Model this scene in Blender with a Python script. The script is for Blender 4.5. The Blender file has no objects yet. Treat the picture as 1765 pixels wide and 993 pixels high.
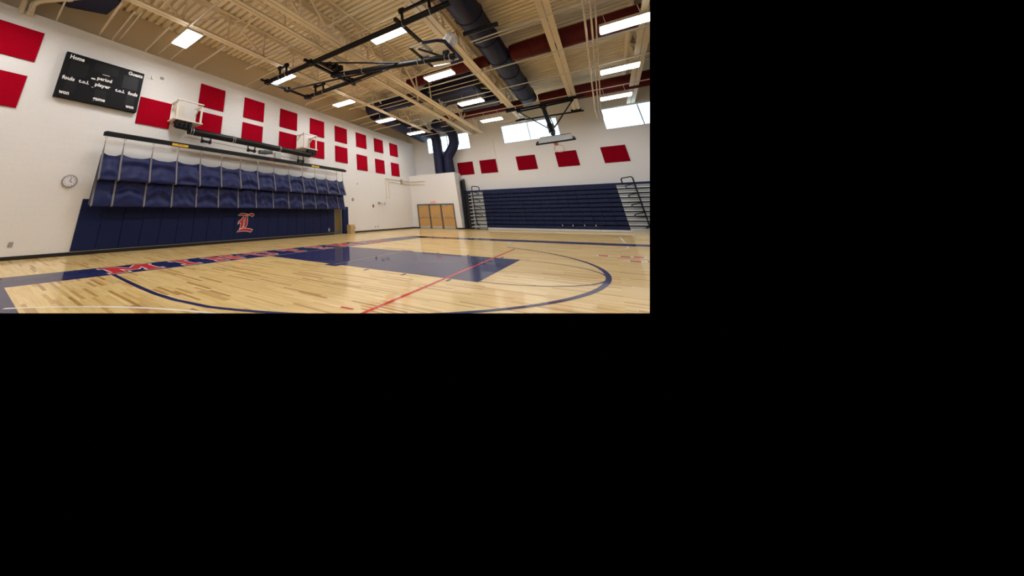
import bpy, bmesh, math, random
from mathutils import Vector, Matrix
random.seed(7)
S = bpy.context.scene
COL = S.collection

# ------------------------------------------------------------------ camera, world, exposure
CAM = Vector((12.88605, -8.34947, 1.13935))
RX = Vector((0.74690472, 0.66489086, -0.00731348))
UY = Vector((0.23369807, -0.25219567, 0.93903278))
FW = Vector((-0.62250988, 0.70307716, 0.34374985))
FPX, PPX, PPY = 519.2528, 560.0, 180.1356          # focal length and principal point of a 1765 x 993 frame
cd = bpy.data.cameras.new('camera'); cam = bpy.data.objects.new('camera', cd); COL.objects.link(cam)
cam.matrix_world = Matrix(((RX.x, UY.x, -FW.x, CAM.x), (RX.y, UY.y, -FW.y, CAM.y), (RX.z, UY.z, -FW.z, CAM.z), (0, 0, 0, 1)))
cd.sensor_fit = 'HORIZONTAL'; cd.sensor_width = 36.0; cd.lens = FPX / 1765 * 36
cd.shift_x = (882.5 - PPX) / 1765; cd.shift_y = (PPY - 496.5) / 1765
cd.clip_start = 0.05; cd.clip_end = 200
S.camera = cam

w = bpy.data.worlds.new('world'); S.world = w; w.use_nodes = True
w.node_tree.nodes['Background'].inputs[0].default_value = (0, 0, 0, 1)
w.node_tree.nodes['Background'].inputs[1].default_value = 0.0

S.view_settings.view_transform = 'Standard'; S.view_settings.look = 'None'
S.view_settings.gamma = 1.0; S.view_settings.use_curve_mapping = False
S.view_settings.exposure = 1.15
LAMP = 26.0          # radiance of the fluorescent diffusers
SKYPANE = 1.25        # radiance of the daylit frosted window panes
S.cycles.use_denoising = True
S.cycles.max_bounces = 10; S.cycles.diffuse_bounces = 6; S.cycles.glossy_bounces = 4
S.cycles.sample_clamp_indirect = 6.0

# ------------------------------------------------------------------ section planes
# Only the part of the hall that the photograph shows is modelled: it ends at one straight section on the
# right and one straight section across the near floor; beyond them nothing is built.
SEC_R = (RX * FPX - FW * 560.0).normalized()             # keep p where (p-CAM).SEC_R <= 0
SEC_F = (-(UY + FW * ((540 - PPY) / FPX))).normalized()  # keep p where (p-CAM).SEC_F <= 0  (floor only)
REAR = -8.4

# ------------------------------------------------------------------ materials
MATS = {}
def mat(name, col, rough=0.6, metal=0.0, spec=0.5, vary=0.06, scale=3.0, emit=None, bump=0.0, alpha=None, trans=0.0):
    if name in MATS: return MATS[name]
    m = bpy.data.materials.new(name); m.use_nodes = True; MATS[name] = m
    nt = m.node_tree; b = nt.nodes['Principled BSDF']
    b.inputs['Base Color'].default_value = (*col, 1)
    b.inputs['Roughness'].default_value = rough; b.inputs['Metallic'].default_value = metal
    b.inputs['Specular IOR Level'].default_value = spec
    if trans: b.inputs['Transmission Weight'].default_value = trans
    if alpha is not None: b.inputs['Alpha'].default_value = alpha
    if emit:
        b.inputs['Emission Color'].default_value = (*emit[0], 1); b.inputs['Emission Strength'].default_value = emit[1]
    elif vary or bump:
        tc = nt.nodes.new('ShaderNodeTexCoord'); n = nt.nodes.new('ShaderNodeTexNoise')
        n.inputs['Scale'].default_value = scale; n.inputs['Detail'].default_value = 5
        nt.links.new(tc.outputs['Object'], n.inputs['Vector'])
        mr = nt.nodes.new('ShaderNodeMapRange')
        mr.inputs['To Min'].default_value = 1 - vary; mr.inputs['To Max'].default_value = 1 + vary
        nt.links.new(n.outputs['Fac'], mr.inputs['Value'])
        mx = nt.nodes.new('ShaderNodeVectorMath'); mx.operation = 'SCALE'
        mx.inputs[0].default_value = col; nt.links.new(mr.outputs[0], mx.inputs['Scale'])
        nt.links.new(mx.outputs[0], b.inputs['Base Color'])
        if bump:
            n2 = nt.nodes.new('ShaderNodeTexNoise'); n2.inputs['Scale'].default_value = scale * 12
            nt.links.new(tc.outputs['Object'], n2.inputs['Vector'])
            bp = nt.nodes.new('ShaderNodeBump'); bp.inputs['Strength'].default_value = bump; bp.inputs['Distance'].default_value = 0.01
            nt.links.new(n2.outputs['Fac'], bp.inputs['Height']); nt.links.new(bp.outputs[0], b.inputs['Normal'])
    return m

def wood_floor():
    m = bpy.data.materials.new('maple_strip_floor'); m.use_nodes = True; nt = m.node_tree; b = nt.nodes['Principled BSDF']
    N = nt.nodes.new; L = nt.links.new
    tc = N('ShaderNodeTexCoord')
    br = N('ShaderNodeTexBrick'); br.offset = 0.37; br.offset_frequency = 3; br.squash = 0.7; br.squash_frequency = 5
    br.inputs['Color1'].default_value = (0, 0, 0, 1); br.inputs['Color2'].default_value = (1, 1, 1, 1); br.inputs['Mortar'].default_value = (.35, .35, .35, 1)
    br.inputs['Scale'].default_value = 1; br.inputs['Mortar Size'].default_value = 0.0008; br.inputs['Mortar Smooth'].default_value = 0
    br.inputs['Brick Width'].default_value = 0.85; br.inputs['Row Height'].default_value = 0.057; br.inputs['Bias'].default_value = 0
    L(tc.outputs['Object'], br.inputs['Vector'])
    rp = N('ShaderNodeValToRGB'); e = rp.color_ramp.elements
    e[0].position = 0; e[0].color = (0.40, 0.205, 0.050, 1)
    e[1].position = 1; e[1].color = (0.86, 0.63, 0.275, 1)
    for pos, c in ((.10, (0.58, 0.345, 0.105, 1)), (.24, (0.74, 0.50, 0.180, 1)), (.6, (0.80, 0.56, 0.220, 1))):
        k = e.new(pos); k.color = c
    L(br.outputs['Color'], rp.inputs['Fac'])
    mp = N('ShaderNodeMapping'); mp.inputs['Scale'].default_value = (1.2, 22, 1); L(tc.outputs['Object'], mp.inputs['Vector'])
    n = N('ShaderNodeTexNoise'); n.inputs['Scale'].default_value = 2.0; n.inputs['Detail'].default_value = 6; L(mp.outputs[0], n.inputs['Vector'])
    mr = N('ShaderNodeMapRange'); mr.inputs['From Min'].default_value = .3; mr.inputs['From Max'].default_value = .7
    mr.inputs['To Min'].default_value = .86; mr.inputs['To Max'].default_value = 1.1; L(n.outputs['Fac'], mr.inputs['Value'])
    sc = N('ShaderNodeVectorMath'); sc.operation = 'SCALE'; L(rp.outputs[0], sc.inputs[0]); L(mr.outputs[0], sc.inputs['Scale'])
    L(sc.outputs[0], b.inputs['Base Color'])
    b.inputs['Roughness'].default_value = 0.35; b.inputs['Specular IOR Level'].default_value = 0.2
    b.inputs['Coat Weight'].default_value = 0.6; b.inputs['Coat Roughness'].default_value = 0.04; b.inputs['Coat IOR'].default_value = 1.5
    return m

def lacquer(name, col):
    m = mat(name, col, rough=0.5, spec=0.1, vary=0.05, scale=2.0); b = m.node_tree.nodes['Principled BSDF']
    b.inputs['Coat Weight'].default_value = 0.6; b.inputs['Coat Roughness'].default_value = 0.04; b.inputs['Coat IOR'].default_value = 1.5
    return m

WHITE = mat('white_block_paint', (0.72, 0.70, 0.675), 0.55, vary=0.03, scale=0.6, bump=0.08)
TAN = mat('tan_paint', (0.82, 0.72, 0.55), 0.6, vary=0.04)
TANWALL = mat('tan_upper_wall', (0.66, 0.55, 0.39), 0.75, vary=0.05, scale=.8)
DECK = mat('tan_roof_deck', (0.88, 0.79, 0.61), 0.6, vary=0.04)
PIPE = mat('cream_pipe_paint', (0.70, 0.60, 0.45), 0.45, vary=0.03)
WPIPE = mat('white_pipe_paint', (0.72, 0.68, 0.60), 0.45, vary=0.03)
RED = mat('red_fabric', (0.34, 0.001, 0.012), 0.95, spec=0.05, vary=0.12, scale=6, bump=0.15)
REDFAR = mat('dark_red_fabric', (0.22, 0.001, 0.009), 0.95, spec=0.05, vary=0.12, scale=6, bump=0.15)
NAVYPAD = mat('navy_vinyl_pad', (0.009, 0.015, 0.066), 0.5, spec=0.15, vary=0.08)
CURTAIN = mat('blue_vinyl_cloth', (0.011, 0.015, 0.070), 0.5, spec=0.2, vary=0.12, scale=2.5, bump=0.1)
STRAP = mat('grey_webbing', (0.17, 0.155, 0.15), 0.8, vary=0.1, scale=20)
BLACK = mat('black_painted_steel', (0.004, 0.004, 0.005), 0.45, spec=0.22, vary=0.1)
DARK = mat('dark_void_board', (0.006, 0.006, 0.009), 0.8, vary=0)
BASEB = mat('black_rubber_base', (0.008, 0.008, 0.009), 0.4, vary=0.1)
STEEL = mat('bright_steel', (0.62, 0.62, 0.62), 0.3, metal=0.9, vary=0.05)
ALU = mat('grey_aluminium_step', (0.27, 0.29, 0.30), 0.4, metal=0.3, vary=0.05)
ALULIP = mat('bright_aluminium_edge', (0.78, 0.80, 0.82), 0.3, metal=0.3, vary=0.03)
NAVYSEAT = mat('navy_seat_plastic', (0.008, 0.014, 0.054), 0.45, spec=0.2, vary=0.1)
NAVYDUCT = mat('navy_duct_paint', (0.012, 0.014, 0.046), 0.55, spec=0.25, vary=0.08)
REDDUCT = mat('red_duct_paint', (0.095, 0.005, 0.005), 0.6, spec=0.25, vary=0.08)
OAK = mat('oak_door_veneer', (0.50, 0.29, 0.10), 0.45, vary=0.12, scale=4)
GREYFRAME = mat('grey_door_frame', (0.09, 0.085, 0.08), 0.5)
YELLOW = mat('yellow_label', (0.75, 0.42, 0.01), 0.5)
BOARD = mat('scoreboard_black', (0.006, 0.006, 0.007), 0.6, spec=0.15, vary=0.1)
LETTER = mat('white_letter', (0.82, 0.81, 0.78), 0.6, vary=0.02)
PLATE = mat('grey_plate', (0.30, 0.27, 0.24), 0.5)
CARD = mat('tan_cardboard', (0.46, 0.32, 0.14), 0.8, vary=0.15, scale=5)
GLASS = mat('backboard_glass', (0.85, 0.88, 0.86), 0.06, spec=0.5, vary=0, trans=0.0, alpha=0.22)
BAG = mat('white_plastic_wrap', (0.80, 0.76, 0.74), 0.4, vary=0.15, scale=12)
ORANGE = mat('orange_rim_steel', (0.55, 0.16, 0.07), 0.4)
LAMPM = mat('fluorescent_diffuser', (0.9, 0.9, 0.9), 0.5, emit=((0.965, 0.97, 0.985), LAMP))
UPM = mat('added_uplight_glow', (0.9, 0.9, 0.9), 0.5, emit=((1.0, 0.955, 0.88), LAMP * .05))  # invented weak glow, added to brighten the roof deck
PANE = mat('daylit_frosted_pane', (0.85, 0.9, 0.95), 0.4, emit=((0.64, 0.86, 1.0), SKYPANE))
WFRAME = mat('pale_window_frame', (0.42, 0.50, 0.56), 0.4, metal=0.3)
EXITM = mat('exit_sign_face', (0.80, 0.60, 0.56), 0.5, vary=0)
EXITR = mat('exit_red', (0.70, 0.06, 0.06), 0.5, emit=((1, .2, .2), 0.12))
WOOD = wood_floor()
FNAVY = lacquer('navy_court_paint', (0.009, 0.014, 0.085))
FRED = lacquer('red_court_paint', (0.58, 0.030, 0.028))
FWHITE = lacquer('white_court_paint', (0.82, 0.78, 0.68))
LRED = mat('red_emblem_vinyl', (0.50, 0.010, 0.016), 0.5)
MOTOR = mat('grey_green_motor', (0.06, 0.08, 0.085), 0.45)
GREYBOX = mat('grey_junction_box', (0.35, 0.35, 0.36), 0.5, vary=0.15, scale=14)

# ------------------------------------------------------------------ mesh helpers
ORG = {}
def cut(bm, plane):
    co = CAM
    ds = [(v.co - co).dot(plane) for v in bm.verts]
    if not ds or max(ds) <= 1e-6: return True
    if min(ds) >= -1e-6: return False
    r = bmesh.ops.bisect_plane(bm, geom=bm.verts[:] + bm.edges[:] + bm.faces[:], plane_co=co, plane_no=plane, clear_outer=True, clear_inner=False)
    ed = [e for e in r['geom_cut'] if isinstance(e, bmesh.types.BMEdge) and e.is_boundary]
    if ed:
        try: bmesh.ops.holes_fill(bm, edges=ed, sides=0)
        except Exception: pass
    return True

def obj(name, bm, m, parent=None, loc=None, section=True, smooth=False, kind=None, label=None):
    """links bm (world coordinates) as ONE mesh object"""
    if section and max(v.co.y for v in bm.verts) > REAR and not cut(bm, SEC_R): bm.free(); return None
    if not bm.faces: bm.free(); return None
    if parent is not None: o0 = ORG[parent.name]
    else: o0 = Vector(loc) if loc is not None else Vector((0, 0, 0))
    if o0.length: bmesh.ops.translate(bm, verts=bm.verts, vec=-o0)
    me = bpy.data.meshes.new(name); bm.to_mesh(me); bm.free()
    if smooth:
        for p in me.polygons: p.use_smooth = True
        me.set_sharp_from_angle(angle=math.radians(40))
    ms = m if isinstance(m, (list, tuple)) else [m]
    for x in ms: me.materials.append(x)
    o = bpy.data.objects.new(name, me); COL.objects.link(o)
    ORG[o.name] = o0
    if parent is not None: o.parent = parent
    else: o.location = o0
    if kind: o['kind'] = kind
    if label: o['label'] = label
    return o

def thing(name, label, cat, loc=(0, 0, 0), group=None):
    o = bpy.data.objects.new(name, None); COL.objects.link(o); o.location = loc
    o.empty_display_size = 0.1
    ORG[o.name] = Vector(loc); o['label'] = label; o['category'] = cat
    if group: o['group'] = group
    return o
def tag(o, label, cat, group=None):
    if o is None: return None
    o['label'] = label; o['category'] = cat
    if group: o['group'] = group
    return o

def B(): return bmesh.new()
def box(bm, x0, x1, y0, y1, z0, z1, bev=0.0):
    vs = [bm.verts.new(p) for p in ((x0, y0, z0), (x1, y0, z0), (x1, y1, z0), (x0, y1, z0), (x0, y0, z1), (x1, y0, z1), (x1, y1, z1), (x0, y1, z1))]
    fs = [bm.faces.new([vs[i] for i in f]) for f in ((3, 2, 1, 0), (4, 5, 6, 7), (0, 1, 5, 4), (1, 2, 6, 5), (2, 3, 7, 6), (3, 0, 4, 7))]
    if bev:
        es = {e for f in fs for e in f.edges}
        bmesh.ops.bevel(bm, geom=list(es), offset=bev, segments=1, affect='EDGES')
    return bm
def quad(bm, pts):
    return bm.faces.new([bm.verts.new(p) for p in pts])
def tube(bm, pts, r, n=8, caps=True, flat=None):
    pts = [Vector(p) for p in pts]; rings = []
    t0 = (pts[1] - pts[0]).normalized()
    a = Vector((0, 0, 1)) if abs(t0.z) < .9 else Vector((1, 0, 0))
    u = t0.cross(a).normalized()
    for i, p in enumerate(pts):
        if i == 0: t = t0
        elif i == len(pts) - 1: t = (pts[i] - pts[i - 1]).normalized()
        else: t = ((pts[i] - pts[i - 1]).normalized() + (pts[i + 1] - pts[i]).normalized()).normalized()
        u = (u - t * u.dot(t)).normalized(); v = t.cross(u)
        k = 1.0
        if 0 < i < len(pts) - 1:
            k = 1 / max(.6, (pts[i + 1] - pts[i]).normalized().dot(t))
        rr = r[i] if isinstance(r, (list, tuple)) else r
        rings.append([bm.verts.new(p + (u * math.cos(2 * math.pi * j / n) * rr + v * math.sin(2 * math.pi * j / n) * rr)) for j in range(n)])
    for A, Bq in zip(rings, rings[1:]):
        for j in range(n): bm.faces.new((A[j], A[(j + 1) % n], Bq[(j + 1) % n], Bq[j]))
    if caps:
        bm.faces.new(list(reversed(rings[0]))); bm.faces.new(rings[-1])
    return bm
def beam(bm, p, q, wx, wy, up=(0, 0, 1)):
    """square bar from p to q"""
    p, q = Vector(p), Vector(q); t = (q - p).normalized(); up = Vector(up)
    if abs(t.dot(up)) > .98: up = Vector((0, 1, 0))
    s = t.cross(up).normalized(); v = s.cross(t)
    R = []
    for c in (p, q):
        R.append([bm.verts.new(c + s * (a * wx / 2) + v * (b * wy / 2)) for a, b in ((-1, -1), (1, -1), (1, 1), (-1, 1))])
    for j in range(4): bm.faces.new((R[0][j], R[0][(j + 1) % 4], R[1][(j + 1) % 4], R[1][j]))
    bm.faces.new(list(reversed(R[0]))); bm.faces.new(R[1])
    return bm
def ring(bm, c, axis, R, r, n=24, m=6):
    c = Vector(c); t = Vector(axis).normalized(); a = Vector((0, 0, 1)) if abs(t.z) < .9 else Vector((1, 0, 0))
    u = t.cross(a).normalized(); v = t.cross(u); rows = []
    for i in range(n):
        d = u * math.cos(2 * math.pi * i / n) + v * math.sin(2 * math.pi * i / n)
        rows.append([bm.verts.new(c + d * (R + r * math.cos(2 * math.pi * j / m)) + t * (r * math.sin(2 * math.pi * j / m))) for j in range(m)])
    for i in range(n):
        for j in range(m):
            bm.faces.new((rows[i][j], rows[(i + 1) % n][j], rows[(i + 1) % n][(j + 1) % m], rows[i][(j + 1) % m]))
    return bm
def disc(bm, c, axis, R, h, n=24):
    c = Vector(c); t = Vector(axis).normalized()
    return tube(bm, [c, c + t * h], R, n)
def poly(bm, pts, nrm, th):
    """flat polygon with thickness th along nrm"""
    nrm = Vector(nrm)
    a = [bm.verts.new(Vector(p)) for p in pts]; b = [bm.verts.new(Vector(p) + nrm * th) for p in pts]
    n = len(a)
    f = bm.faces.new(b); bm.faces.new(list(reversed(a)))
    for i in range(n): bm.faces.new((a[i], a[(i + 1) % n], b[(i + 1) % n], b[i]))
    return bm
def text_bm(body, size, bold=0.0, shear=0.0, ext=0.004):
    cu = bpy.data.curves.new('text', 'FONT'); cu.body = body; cu.size = size; cu.offset = bold; cu.shear = shear; cu.extrude = ext
    cu.align_x = 'CENTER'; cu.align_y = 'CENTER'; cu.resolution_u = 2
    o = bpy.data.objects.new('text', cu); COL.objects.link(o)
    me = bpy.data.meshes.new_from_object(o.evaluated_get(bpy.context.evaluated_depsgraph_get()))
    bpy.data.objects.remove(o); bpy.data.curves.remove(cu)
    bm = bmesh.new(); bm.from_mesh(me); bpy.data.meshes.remove(me)
    return bm
def place_text(bm, org, right, up, width=None, height=None):
    xs = [v.co.x for v in bm.verts]; ys = [v.co.y for v in bm.verts]
    cx, cy = (min(xs) + max(xs)) / 2, (min(ys) + max(ys)) / 2
    sx = width / (max(xs) - min(xs)) if width else 1
    sy = height / (max(ys) - min(ys)) if height else sx
    right, up = Vector(right), Vector(up); n = right.cross(up); org = Vector(org)
    for v in bm.verts:
        c = v.co.copy(); v.co = org + right * ((c.x - cx) * sx) + up * ((c.y - cy) * sy) + n * c.z
    return bm
ORD = ['first', 'second', 'third', 'fourth', 'fifth', 'sixth', 'seventh', 'eighth', 'ninth', 'tenth', 'eleventh', 'twelfth', 'thirteenth', 'fourteenth',
       'fifteenth', 'sixteenth', 'seventeenth', 'eighteenth', 'nineteenth', 'twentieth']

YF = 19.2      # far wall
YB = 17.72     # front of the door alcove
XB = 4.03      # its side
ZD = 9.30      # underside of the roof deck

# ------------------------------------------------------------------ floor
bm = B(); quad(bm, [(0, REAR, 0), (24, REAR, 0), (24, YF, 0), (0, YF, 0)])
cut(bm, SEC_R); cut(bm, SEC_F)
quad(bm, [(0, -14, 0), (22, -14, 0), (22, REAR, 0), (0, REAR, 0)])
floor = obj('floor', bm, WOOD, section=False, kind='structure')

def mark(name, pts_list, m, z, label=None):
    bm = B()
    for k, pts in enumerate(pts_list):
        zz = z + (k % 8) * .00012 if len(pts_list) < 12 else z      # overlapping strokes never share a plane
        f = bm.faces.new([bm.verts.new((p[0], p[1], zz)) for p in pts])
        f.normal_update()
        if f.normal.z < 0: f.normal_flip()
    if not cut(bm, SEC_F): bm.free(); return
    return obj(name, bm, m, parent=floor, label=label)
def strip(path, wd):
    P = [Vector((p[0], p[1], 0)) for p in path]; out = []; n = len(P); Lq = []; Rq = []
    for i in range(n):
        t = (P[min(i + 1, n - 1)] - P[max(i - 1, 0)]).normalized(); s = Vector((-t.y, t.x, 0)) * (wd / 2)
        Lq.append(P[i] + s); Rq.append(P[i] - s)
    for i in range(n - 1): out.append([Lq[i], Lq[i + 1], Rq[i + 1], Rq[i]])
    return out
def arc(cx, cy, r, a0, a1, n=48):
    return [(cx + r * math.cos(math.radians(a0 + (a1 - a0) * i / n)), cy + r * math.sin(math.radians(a0 + (a1 - a0) * i / n))) for i in range(n + 1)]
def bo(y): return 3.70 + 0.055 * (y + 4)          # outer edge of the lettered border
def bi(y): return 4.95 + 0.040 * (y + 4)
YC = -0.22
mark('border_band', [[(bo(-9.1), -9.1), (bi(-9.1), -9.1), (bi(8.5), 8.5), (bo(8.5), 8.5)]], FNAVY, 0.0010, 'navy lettered border band along the near baseline')
mark('border_band', [[(bi(-9), -8.38), (12, -8.38), (12, -7.58), (bi(-7.58), -7.58)]], FNAVY, 0.0010, 'navy border band along the near sideline')
mark('border_band', [[(bi(8), 7.42), (24, 8.15), (24, 9.35), (bo(8.5), 8.45)]], FNAVY, 0.0010, 'navy border band along the far sideline')
mark('key_paint', [[(bi(0) - .02, YC - 1.80), (10.86, YC - 1.80), (10.86, YC + 1.80), (bi(0) - .02, YC + 1.80)]], FNAVY, 0.0014, 'solid navy free-throw lane')
mark('three_point_line', strip([(bi(-6) - .02, -5.97), (5.8, -6.02), (6.6, -6.05), (7.3, -6.06), (7.9, -6.02)] + arc(6.54, -.20, 6.05, -70, 57, 56), 0.085), FNAVY, 0.0018)
mark('free_throw_arc', strip(arc(10.86, YC, 1.72, -90, 90, 40), 0.045), FNAVY, 0.0020)
mark('lane_hash', [[(7.40, YC - 1.80), (7.78, YC - 1.80), (7.78, YC - 2.02), (7.40, YC - 2.02)]] +
     [[(x - .03, YC - 1.86), (x + .03, YC - 1.86), (x + .03, YC - 2.06), (x - .03, YC - 2.06)] for x in (8.6, 9.5, 10.4)] +
     [[(7.40, YC + 1.80), (7.78, YC + 1.80), (7.78, YC + 2.0), (7.40, YC + 2.0)]] +
     [[(x - .03, YC + 1.86), (x + .03, YC + 1.86), (x + .03, YC + 2.06), (x - .03, YC + 2.06)] for x in (8.6, 9.5, 10.4)], FNAVY, 0.0016)
mark('baseline_edge', strip([(bi(-1.9) + .03, -2.0), (bi(1.6) + .03, 1.55)], .03), lacquer('maple_edge_paint', (.45, .32, .18)), 0.0022)
mark('volleyball_line', strip([(7.56, -2.0), (7.56, 1.56)], .03), lacquer('maple_edge_paint', (.45, .32, .18)), 0.0022, 'thin pale line across the navy lane')
mark('volleyball_line', strip([(10.37, -7), (10.19, 4.4)], .055), FRED, 0.0024, 'red line across the free-throw lane')
mark('volleyball_dash', strip([(9.96, -4.76), (10.15, -4.74)], .055), FRED, 0.0024, 'short red dash beside the red line')
mark('cross_court_arc', strip(arc(11.2, -11.56, 6.02, 140, 95, 40), 0.055), FWHITE, 0.0020, 'curved white line near the camera')
mark('cross_court_key', strip([(9.40, 13.2), (9.43, 9.25)], .06) + strip([(9.47, 7.4)] + arc(11.27, 7.05, 1.80, 180, 360, 40) + [(13.08, 7.7)], .06) + strip([(13.05, 9.2), (12.98, 13.7)], .06), FWHITE, 0.0020, 'white lane outline near the bleachers')

# block letters on the border: polygons in a unit box (u along the border, v up towards the wall)
def R_(a, b, c, d): return [(a, b), (c, b), (c, d), (a, d)]
LET = {
 'M': [R_(.02, 0, .34, .17), R_(.66, 0, .98, .17), R_(.02, .83, .30, 1), R_(.70, .83, .98, 1), R_(.09, .1, .29, .9), R_(.71, .1, .91, .9), [(.09, 1), (.30, 1), (.56, .45), (.56, .25), (.44, .25)], [(.91, 1), (.70, 1), (.44, .45), (.44, .25), (.56, .25)]],
 'I': [R_(.12, 0, .88, .18), R_(.12, .82, .88, 1), R_(.34, .1, .66, .9)],
 'N': [R_(.02, 0, .36, .17), R_(.02, .83, .32, 1), R_(.64, .83, .98, 1), R_(.10, .1, .29, .9), R_(.71, 0, .90, .9), [(.10, 1), (.33, 1), (.90, .0), (.68, .0)]],
 'U': [R_(.02, .83, .40, 1), R_(.60, .83, .98, 1), R_(.10, .2, .31, .9), R_(.69, .2, .90, .9), [(.10, .25), (.24, 0), (.76, 0), (.90, .25), (.69, .25), (.62, .18), (.38, .18), (.31, .25)]],
 'T': [R_(.04, .80, .96, 1), R_(.04, .62, .18, .85), R_(.82, .62, .96, .85), R_(.36, .1, .64, .9), R_(.24, 0, .76, .17)],
 'E': [R_(.04, 0, .96, .17), R_(.04, .83, .96, 1), R_(.14, .1, .38, .9), R_(.3, .42, .68, .59), R_(.80, .1, .96, .32), R_(.80, .68, .96, .9)],
}
def grow(p, d):
    cx = sum(q[0] for q in p) / len(p); n = len(p); out = []
    area = sum(p[i][0] * p[(i + 1) % n][1] - p[(i + 1) % n][0] * p[i][1] for i in range(n))
    sg = 1 if area > 0 else -1
    for i in range(n):
        a, b, c = Vector(p[i - 1]), Vector(p[i]), Vector(p[(i + 1) % n])
        e1 = (b - a).normalized(); e2 = (c - b).normalized()
        n1 = Vector((e1.y, -e1.x)) * sg; n2 = Vector((e2.y, -e2.x)) * sg
        m = (n1 + n2); m = m / max(.5, m.dot(n1)) if m.length > 1e-4 else n1
        out.append((b.x + m.x * d, b.y + m.y * d))
    return out
CENTRES = [('M', -5.45, 1.12), ('I', -4.22, .56), ('N', -3.12, .92), ('U', -1.80, .78), ('T', -.58, .72), ('E', .68, .62), ('M', 2.05, 1.12), ('E', 3.35, .62), ('N', 4.5, .92)]
for ch, yc, wd in CENTRES:
    x0 = bi(yc) - .13; H = (x0 - bo(yc)) - .13
    tr = lambda p: [(x0 - v * H, yc + (u - .5) * wd) for u, v in p]
    mark('border_letter_outline', [grow(tr(p), .035) for p in LET[ch]], FWHITE, 0.0030)
    mark('border_letter', [tr(p) for p in LET[ch]], FRED, 0.0042)
def stem(x, y):
    mark('court_letter_outline', [[(x - .14, y - .18), (x + .14, y - .18), (x + .14, y + .18), (x - .14, y + .18)], [(x - .24, y - .10), (x - .12, y - .10), (x - .12, y + .02), (x - .24, y + .02)], [(x + .12, y), (x + .24, y), (x + .24, y + .1), (x + .12, y + .1)]], FWHITE, 0.0020)
    mark('court_letter', [[(x - .10, y - .13), (x + .10, y - .13), (x + .10, y + .13), (x - .10, y + .13)]], FRED, 0.0034)
for x, y in ((12.47, 3.88), (12.92, 3.92), (13.19, 4.02), (13.08, 2.93), (13.40, 3.05)): stem(x, y)

# ------------------------------------------------------------------ walls
bm = B(); box(bm, -.5, -.0018, -14, YF, 0, 7.56)
wl = obj('wall_left', bm, WHITE, kind='structure')
bm = B(); row = 0; z = 0.0
while z < 7.5:
    z1 = min(z + .2, 7.56) - .004; y = -11.0 - (.2 if row % 2 else 0)
    while y < YB:
        y1 = min(y + .4 - .004, YB)
        a = [bm.verts.new(p) for p in ((-.0018, y, z), (-.0018, y1, z), (-.0018, y1, z1), (-.0018, y, z1))]
        e = .003
        b = [bm.verts.new(p) for p in ((0, y + e, z + e), (0, y1 - e, z + e), (0, y1 - e, z1 - e), (0, y + e, z1 - e))]
        bm.faces.new(b)
        for i in range(4): bm.faces.new((a[i], a[(i + 1) % 4], b[(i + 1) % 4], b[i]))
        y += .4
    z += .2; row += 1
obj('block_courses', bm, WHITE, parent=wl, section=False, kind='stuff')
bm = B(); box(bm, -.7, -.5, -14, YF, 0, 9.6)
obj('wall_left_upper', bm, TANWALL, kind='structure')
# far wall with three window openings
WIN = [(1.42, 5.24), (7.80, 11.55), (14.02, 17.8)]; WZ0, WZ1 = 6.43, 7.90
bm = B(); xs = [-.5]
for a, b in WIN:
    box(bm, xs[-1], a, YF, YF + .3, 0, 9.6); box(bm, a, b, YF, YF + .3, 0, WZ0); box(bm, a, b, YF, YF + .3, WZ1, 9.6); xs.append(b)
box(bm, xs[-1], 24, YF, YF + .3, 0, 9.6)
obj('wall_far', bm, WHITE, kind='structure')
bm = B(); box(bm, 0, XB, YB, YB + .15, 0, 4.38); box(bm, XB - .15, XB, YB + .15, YF, 0, 4.38); box(bm, 0, XB - .15, YB + .15, YF, 4.3, 4.38)
obj('wall_alcove', bm, WHITE, kind='structure')
bm = B(); box(bm, -.5, 22, -14.2, -14, 0, 9.6); obj('wall_back', bm, WHITE, section=False, kind='structure')
bm = B(); box(bm, 22, 22.2, -14, REAR, 0, 9.6); obj('wall_right', bm, WHITE, section=False, kind='structure')
# baseboards
bm = B(); box(bm, 0, .015, -14, -5.88, 0, .10); box(bm, 0, .015, 8.8, YB, 0, .10); obj('baseboard_left', bm, BASEB, kind='structure')
bm = B(); box(bm, 0, .52, YB - .015, YB, 0, .10); box(bm, 3.58, XB + .012, YB - .015, YB, 0, .10); box(bm, XB, XB + .015, YB, 18.3, 0, .10)
obj('baseboard_alcove', bm, BASEB, kind='structure')

# ------------------------------------------------------------------ windows
for i, (a, b) in enumerate(WIN):
    bm = B(); f = .05
    box(bm, a, b, YF + .06, YF + .16, WZ0, WZ0 + f); box(bm, a, b, YF + .06, YF + .16, WZ1 - f, WZ1)
    box(bm, a, a + f, YF + .06, YF + .16, WZ0 + f, WZ1 - f); box(bm, b - f, b, YF + .06, YF + .16, WZ0 + f, WZ1 - f)
    wf = obj('window_%d' % (i + 1), bm, WFRAME, kind='structure', loc=(a, YF, WZ0))
    mids = [a + (b - a) / 2 - .02]
    bm = B(); box(bm, mids[0] - .03, mids[0] + .03, YF + .05, YF + .15, WZ0 + f, WZ1 - f); obj('mullion', bm, WFRAME, parent=wf)
    for x0, x1 in ((a + f, mids[0] - .03), (mids[0] + .03, b - f)):
        bm = B(); box(bm, x0, x1, YF + .10, YF + .12, WZ0 + f, WZ1 - f); obj('pane', bm, PANE, parent=wf)

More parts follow.
